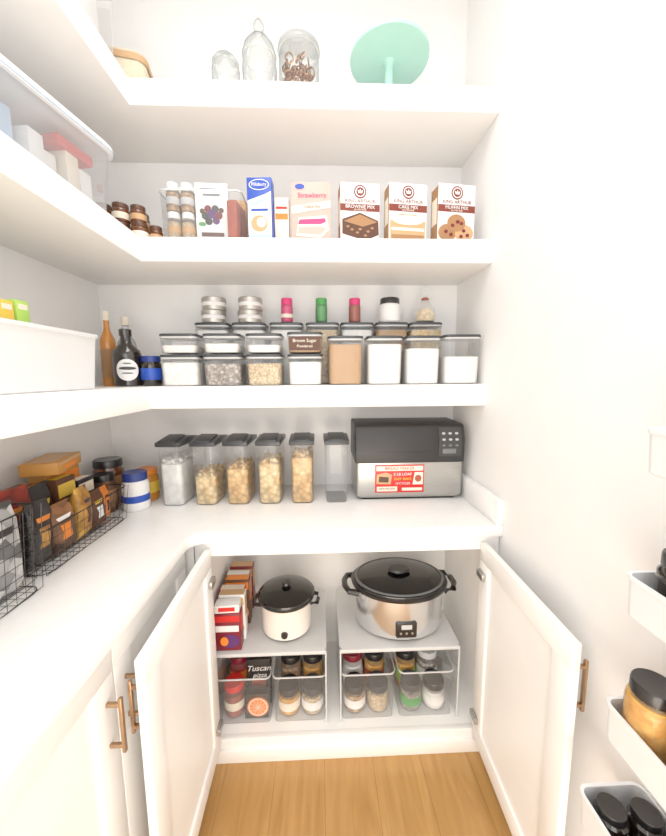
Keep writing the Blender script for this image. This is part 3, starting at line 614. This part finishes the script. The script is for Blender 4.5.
for i, (x,y,w,h,th,m,bnd,sp,rz,ln,desc) in enumerate(((-0.780,0.900,0.095,0.180,0.05,'black','goldfoil','orange',q+0.15,0.10,'black snack pouch with gold and orange print'),
        (-0.775,0.990,0.085,0.150,0.055,'foil','orange','paper',q-0.15,-0.08,'dark foil snack pouch with an orange panel'),
        (-0.780,1.075,0.075,0.165,0.055,'goldfoil','brown','black',q+0.2,0.06,'golden snack pouch with brown panel'),
        (-0.778,1.150,0.070,0.130,0.05,'brown','paper','yellow',q-0.1,-0.10,'brown snack pouch with white panel'),
        (-0.795,1.212,0.050,0.125,0.045,'orange','black','brown',q+0.1,0.0,'small orange snack pouch with black print'),
        (-0.848,0.915,0.09,0.215,0.05,'redfoil','purple','orange',q-0.05,0.05,'dark red foil snack pouch with purple print'),
        (-0.848,1.01,0.08,0.20,0.05,'black','orange','yellow',q+0.05,-0.05,'black snack pouch with orange print'))):
    pouch('snack_pouch', desc, x, y, CT+0.006, w, h, th, m, rz, 0.03, bnd, group='snack pouches in the wire basket', spot=sp, lean=ln)
for (x,y,w,h,th,m,bnd,sp,rz,desc) in ((-0.755,0.77,0.095,0.225,0.06,'silver',None,'black',q,'black and white patterned chip bag with black stripe'),
        (-0.755,0.67,0.095,0.235,0.06,'silver','black','cream',q+0.1,'black and white patterned chip bag with black panel'),
        (-0.755,0.57,0.095,0.22,0.06,'silver','silver','cream',q+0.1,'black and white patterned chip bag'),
        (-0.83,0.775,0.09,0.255,0.06,'black','brown','orange',q-0.05,'black chip bag with orange print'),
        (-0.83,0.67,0.09,0.265,0.06,'goldfoil','brown','paper',q,'golden foil chip bag with white print'),
        (-0.83,0.57,0.09,0.26,0.06,'foil','terracotta','yellow',q+0.1,'brown foil chip bag with yellow print'),
        (-0.90,0.74,0.12,0.28,0.05,'orange','brown','cream',q,'orange chip bag with brown panel'),
        (-0.90,0.59,0.12,0.27,0.05,'black','silver','yellow',q,'tall black chip bag with yellow print')):
    pouch('chip_bag', desc, x, y, CT+0.006, w, h, th, m, rz, 0.02, bnd, group='chip bags in the tall wire basket', spot=sp)
jar('preserve_jar', 'large brown jar with a dark lid', 'jar', -0.885, 1.41, CT, 0.058, 0.185, 'amber', 'black', 0.03, lab='kraft')
t = jar('sauce_jar', 'white jar with a blue lid and blue label', 'jar', -0.738, 1.335, CT, 0.048, 0.150, 'paper', 'navy', 0.032, lab='paper', labz=(0.15,0.80))
part(t,'label_band', lathe([(0.0487,0.035),(0.0492,0.0355),(0.0492,0.062),(0.0487,0.0625)],32),'blue')
jar('honey_jar', 'small jar of amber honey with orange lid', 'jar', -0.745, 1.44, CT, 0.045, 0.135, 'ambrl', 'orange', 0.022, lab='yellow', labz=(0.3,0.7))
jar('spread_jar', 'dark jar with a black lid beside the honey', 'jar', -0.845, 1.31, CT, 0.042, 0.15, 'chips', 'black', 0.025, lab='kraft', labz=(0.3,0.7))

# ------------------------------------------------------------ CABINET interior
def riser(x0, x1, label):
    t = thing('shelf_riser', label, 'shelf riser', ((x0+x1)/2,1.345,CF), 0, 'clear shelf risers in the cabinet')
    w = x1-x0; h = 0.315; d = 0.37
    part(t, 'top_panel', loft([(w-0.01,d-0.01,0.02,h-0.006),(w,d,0.024,h-0.004),(w,d,0.024,h-0.001),(w-0.006,d-0.006,0.02,h)]), 'acryl')
    for s in (-1,1):
        part(t, 'side_panel', box(s*w/2-(0.003 if s>0 else 0), s*w/2+(0 if s>0 else 0.003), -d/2+0.01, d/2-0.01, 0, h-0.005), 'binclear')
        part(t, 'edge', box(s*w/2-(0.006 if s>0 else 0), s*w/2+(0 if s>0 else 0.006), -d/2+0.003, -d/2+0.010, 0, h-0.005, 0.001), 'rim')
    part(t, 'front_lip', box(-w/2+0.004,w/2-0.004,-d/2-0.002,-d/2+0.004,h-0.014,h-0.001,0.001), 'rim')
    return t
riser(-0.418,0.012,'clear acrylic shelf riser holding boxes and a cooker'); riser(0.062,0.525,'clear acrylic shelf riser under the large slow cooker')
RZ = CF+0.3155
t = thing('slow_cooker', 'small cream crock slow cooker with a black lid', 'slow cooker', (-0.148,1.295,RZ))
part(t, 'body', lathe([(0,0.008),(0.092,0.008),(0.098,0.014),(0.100,0.03),(0.102,0.142),(0,0.142)], 44), 'offwhite')
part(t, 'base', lathe([(0,0),(0.086,0),(0.090,0.010),(0,0.010)], 36), 'black')
part(t, 'crock_rim', lathe([(0.101,0.138),(0.114,0.141),(0.116,0.150),(0.110,0.154),(0.094,0.152)], 44), 'black')
part(t, 'lid', lathe([(0.112,0.152),(0.110,0.158),(0.094,0.166),(0.052,0.176),(0,0.179)], 44), 'blackgl')
part(t, 'lid_knob', lathe([(0,0.177),(0.012,0.177),(0.012,0.184),(0.020,0.188),(0.018,0.196),(0,0.197)], 20), 'black')
for s in (-1,1): part(t, 'handle', tube([[(s*0.098,-0.035,0.122),(s*0.126,-0.028,0.120),(s*0.130,0,0.118),(s*0.126,0.028,0.120),(s*0.098,0.035,0.122)]], 0.008, 8), 'black')
part(t, 'dial', lathe([(0,0),(0.014,0),(0.012,0.010),(0,0.010)], 20), 'black', (0,-0.098,0.04), (pi/2,0,0))
t = thing('slow_cooker', 'large oval stainless slow cooker with black lid', 'slow cooker', (0.318,1.315,RZ))
X, Y = 1.0, 0.76
part(t, 'body', lathe([(0,0.008),(0.168,0.008),(0.176,0.013),(0.179,0.035),(0.183,0.165),(0.181,0.175),(0,0.175)], 64, sx=X, sy=Y), 'polish')
part(t, 'base', lathe([(0,0),(0.160,0),(0.167,0.010),(0,0.010)], 56, sx=X, sy=Y), 'black')
part(t, 'crock_rim', lathe([(0.180,0.170),(0.196,0.173),(0.199,0.185),(0.188,0.190),(0.165,0.187)], 64, sx=X, sy=Y), 'black')
part(t, 'lid', lathe([(0.190,0.187),(0.188,0.193),(0.16,0.202),(0.09,0.211),(0,0.214)], 64, sx=X, sy=Y), 'blackgl')
part(t, 'lid_knob', lathe([(0,0.212),(0.018,0.212),(0.017,0.219),(0.030,0.223),(0.027,0.231),(0,0.232)], 24, sx=1.6), 'black')
part(t, 'lid_rim', lathe([(0.180,0.1945),(0.184,0.1965),(0.180,0.199),(0.174,0.1995)], 64, sx=X, sy=Y), 'mgrey')
for s in (-1,1): part(t, 'handle', tube([[(s*0.172,-0.065,0.165),(s*0.212,-0.055,0.168),(s*0.226,-0.02,0.170),(s*0.226,0.02,0.170),(s*0.212,0.055,0.168),(s*0.172,0.065,0.165)]], 0.012, 8), 'black')
part(t, 'control_panel', loft([(0.078,0.016,0.006,0),(0.082,0.018,0.007,0.004),(0.082,0.018,0.007,0.056),(0.076,0.016,0.006,0.060)]), 'black', (0,-0.135,0.030))
dec(t,'display','rect',0,0.074,0.040,0.018,'lgrey',-0.1445)
for i in (-1,0,1): part(t, 'button', lathe([(0,0),(0.005,0),(0.004,0.002),(0,0.002)],14), 'steel', (i*0.022,-0.1438,0.048), (pi/2,0,0))
for i, (y, m, b2, h, d, x) in enumerate(((1.198,'maroon','red',0.150,0.046,-0.358),(1.248,'paper','tan',0.188,0.040,-0.352),(1.293,'red','cream',0.180,0.036,-0.362),(1.334,'brown','orange',0.196,0.040,-0.352),(1.380,'kraft','paper',0.188,0.040,-0.360),(1.428,'maroon','tan',0.200,0.044,-0.355))):
    t = pack('carton', ('maroon and red cracker carton','white snack carton with tan band','red snack carton with cream band','brown snack carton with orange band','kraft snack carton with white band','maroon snack carton with tan band')[i]+' on the riser', 'box', x, y, RZ, 0.098, d, h, m, 0, 'snack cartons on the riser')
    f = -d/2-0.0003
    dec(t,'printed_band','rect',0,h*0.86,0.092,h*0.16,b2,f); dec(t,'printed_picture','oval',0.012,h*0.26,0.065,h*0.36,'tan' if i else 'purple',f)
    if i == 0:
        dec(t,'printed_band','rect',0,h*0.60,0.086,h*0.16,'paper',f-0.0005); dec(t,'printed_picture','oval',-0.012,h*0.26,0.03,h*0.24,'orange',f-0.0009)
    part(t,'side_print', box(0.0492,0.0497,-d/2+0.006,d/2-0.006,h*0.5,h*0.92), b2)
    part(t,'top_print', box(-0.046,0.046,-d/2+0.003,d/2-0.003,h,h+0.0008), b2)
t = pack('carton', 'small white and red carton lying on the cracker box', 'box', -0.358,1.198,RZ+0.152, 0.090,0.044,0.030,'paper',0.04)
dec(t,'printed_band','rect',0,0.015,0.06,0.016,'red',-0.0225)
BX = ((-0.308,0.205),(-0.093,0.205),(0.172,0.208),(0.402,0.215))
for i, (x, w) in enumerate(BX):
    clearbin('storage_bin', ('clear bin of sauces and packets','clear bin of black-lidded jars','clear bin of dark-lidded jars','clear bin of green-labelled jars')[i]+' under the riser', x, 1.335, CF, w, 0.33, 0.20, mat='binclear', group='clear bins under the risers', taper=0.97)
zb = CF+0.005
jar('sauce_jar','jar of red sauce with a red lid','jar', -0.357,1.232,zb,0.042,0.130,'clear','red',0.024,lab='cream',labz=(0.3,0.6),fill='terracotta')
jar('sauce_jar','jar of red sauce with a maroon lid','jar', -0.358,1.325,zb,0.042,0.170,'clear','maroon',0.024,lab='orange',fill='red')
jar('sauce_jar','jar of tomato sauce with a black lid','jar', -0.340,1.42,zb,0.042,0.205,'clear','black',0.024,lab='paper',fill='red')
t = pack('packet','black packet with white script lettering in a bin','packet',-0.264,1.265,zb,0.096,0.03,0.20,'black',0.03)
text(t,'Tuscan',0.034,(0,-0.0165,0.162),'paper',shear=0.35); dec(t,'printed_picture','oval',0,0.095,0.06,0.05,'terracotta',-0.0155); text(t,'pizza',0.028,(0.004,-0.0175,0.132),'paper',shear=0.35)
t = pack('packet','black packet showing orange citrus slices','packet',-0.264,1.208,zb,0.092,0.035,0.105,'black',0.0)
dec(t,'printed_picture','oval',0.006,0.050,0.084,0.084,'orange',-0.0180); dec(t,'printed_picture','oval',0.006,0.050,0.074,0.074,'cream',-0.0185); dec(t,'printed_picture','oval',0.006,0.050,0.066,0.066,'orange',-0.0190)
for k in range(6):
    a = k*pi/6; dx, dz = 0.032*math.cos(a), 0.032*math.sin(a); px, pz = -0.0008*math.sin(a), 0.0008*math.cos(a)
    dec(t,'printed_segment_line',[(0.006+dx+px,0.050+dz+pz),(0.006-dx+px,0.050-dz+pz),(0.006-dx-px,0.050-dz-pz),(0.006+dx-px,0.050+dz-pz)],0,0,0,0,'cream',-0.0194)
for (x, lids, fills, labs, desc) in ((-0.093,('black','dgrey','black','black'),('saucy','oats','nuts','saucy'),('cream','paper',None,None),'black-lidded glass jar of pale preserves'),
                     (0.172,('black','dgrey','maroon','black'),('nuts','oats','flour','saucy'),('paper',None,'paper','terracotta'),'dark-lidded glass jar of dry goods'),
                     (0.402,('dgrey','black','black','lgrey'),('beans','flour','saucy','beans'),('green','paper','lime','paper'),'dark-lidded jar with a green and white label')):
    k = 0
    for yy, hh in ((1.232,0.110),(1.325,0.165)):
        for sx_ in (-0.047,0.047):
            jar('glass_jar', desc, 'jar', x+sx_, yy, zb, 0.044, hh, 'clear', lids[k], 0.026, lab=labs[k], labz=(0.25,0.65), fill=fills[k], group='jars in the bins under the riser', neck=0.90); k += 1
    for sx_ in (-0.046,0.046):
        jar('glass_jar', desc, 'jar', x+sx_, 1.42, zb, 0.042, 0.215, 'clear', lids[k%4], 0.028, lab='paper', labz=(0.25,0.65), fill='saucy', group='jars in the bins under the riser', neck=0.90); k += 1

# ------------------------------------------------------------ right wall rack
t = thing('wall_rack', 'white wall-mounted rack with four narrow trays', 'rack', (XR,0.30,0))
part(t, 'rail', box(-0.012,0,-0.20,-0.17,0.50,1.45,0.003), 'white'); part(t, 'rail', box(-0.012,0,0.17,0.20,0.50,1.45,0.003), 'white')
for z1, dw, ye in ((1.345,0.110,0.525),(1.092,0.110,0.533),(0.835,0.112,0.545),(0.622,0.130,0.562)):
    h = 0.074; c = -0.001-dw/2; L = ye-0.07; cy = (ye+0.07)/2-0.30
    part(t, 'tray', loft([(dw-0.018,L-0.02,0.012,z1-h,c,cy),(dw-0.010,L-0.012,0.014,z1-h+0.004,c,cy),(dw-0.004,L-0.006,0.016,z1-0.008,c,cy),(dw,L,0.018,z1-0.006,c,cy),(dw,L,0.018,z1,c,cy),(dw-0.010,L-0.012,0.014,z1,c,cy),(dw-0.016,L-0.018,0.012,z1-h+0.008,c,cy)]), 'white')
def rj(x,y,zt,r,h,body,lid,fill,label,lab=None,lh=0.022): jar('glass_jar', label, 'jar', x, y, zt-0.074+0.0085, r, h, body, lid, lh, fill=fill, fillh=0.98, lab=lab, group='jars on the wall rack', neck=0.80)
rj(0.572,0.485,1.092,0.030,0.120,'darkbottle','black',None,'dark spice jar with a black lid')
rj(0.561,0.494,0.835,0.038,0.142,'clear','black','saucy','glass jar of orange preserve with a black lid')
rj(0.562,0.403,0.835,0.038,0.142,'clear','black','saucy','glass jar of orange preserve with a black lid')
for x, y in ((0.536,0.520),(0.594,0.510),(0.536,0.455),(0.594,0.445)):
    rj(x,y,0.622,0.028,0.072,'darkbottle','black',None,'short dark jar with a flat black lid',lh=0.014)

# ------------------------------------------------------------ ceiling lamp + lights
t = thing('ceiling_light', 'round flush white ceiling light', 'ceiling light', (-0.15,0.35,2.96))
part(t, 'housing', lathe([(0,0.04),(0.17,0.04),(0.17,0.01),(0.16,0.0),(0,0.0)], 40), 'white')
def area(name, loc, target, sx_, sy_, power, col):
    l = bpy.data.lights.new(name, 'AREA'); l.shape = 'RECTANGLE'; l.size = sx_; l.size_y = sy_; l.energy = power; l.color = col
    o = bpy.data.objects.new(name, l); o.location = loc
    o.rotation_euler = (Vector(target)-Vector(loc)).to_track_quat('-Z','Y').to_euler(); COL.objects.link(o); return o
area('ceiling_area_light', (-0.15,0.45,2.94), (-0.15,0.46,0), 0.8, 0.8, 14, (1.0,0.985,0.96))
area('camera_side_fill', (0.0,-1.1,1.8), (0.0,1.3,1.0), 1.6, 1.4, 13, (0.99,0.995,1.0))  # unseen fill added behind the camera to brighten the pantry front
area('added_warm_fill', (-0.05,-0.6,0.45), (-0.05,1.3,1.25), 1.2, 0.8, 18, (1.0,0.86,0.70))  # added low fill, no such lamp there; warms shelf undersides and cabinet
wd = bpy.data.worlds.new('World'); sc.world = wd; wd.use_nodes = True
wd.node_tree.nodes['Background'].inputs[0].default_value = (1.0,0.995,0.985,1); wd.node_tree.nodes['Background'].inputs[1].default_value = 1.3
sc.view_settings.view_transform = 'Standard'
sc.view_settings.look = 'None'
sc.view_settings.gamma = 1.14

# ------------------------------------------------------------ camera
psi, th, rho = math.radians(2.1), math.atan(43/340), 0.007
F = Vector((math.sin(psi)*math.cos(th), math.cos(psi)*math.cos(th), -math.sin(th)))
R = Vector((math.cos(psi), -math.sin(psi), 0)); U = R.cross(F)
R2 = R*math.cos(rho) - U*math.sin(rho); U2 = U*math.cos(rho) + R*math.sin(rho)
cam = bpy.data.cameras.new('camera'); co = bpy.data.objects.new('camera', cam); COL.objects.link(co)
m = Matrix((( R2.x, U2.x, -F.x, 0),(R2.y, U2.y, -F.y, 0),(R2.z, U2.z, -F.z, EYE),(0,0,0,1)))
co.matrix_world = m
cam.sensor_fit = 'HORIZONTAL'; cam.sensor_width = 36; cam.lens = 36*340/666; cam.clip_start = 0.02
sc.camera = co
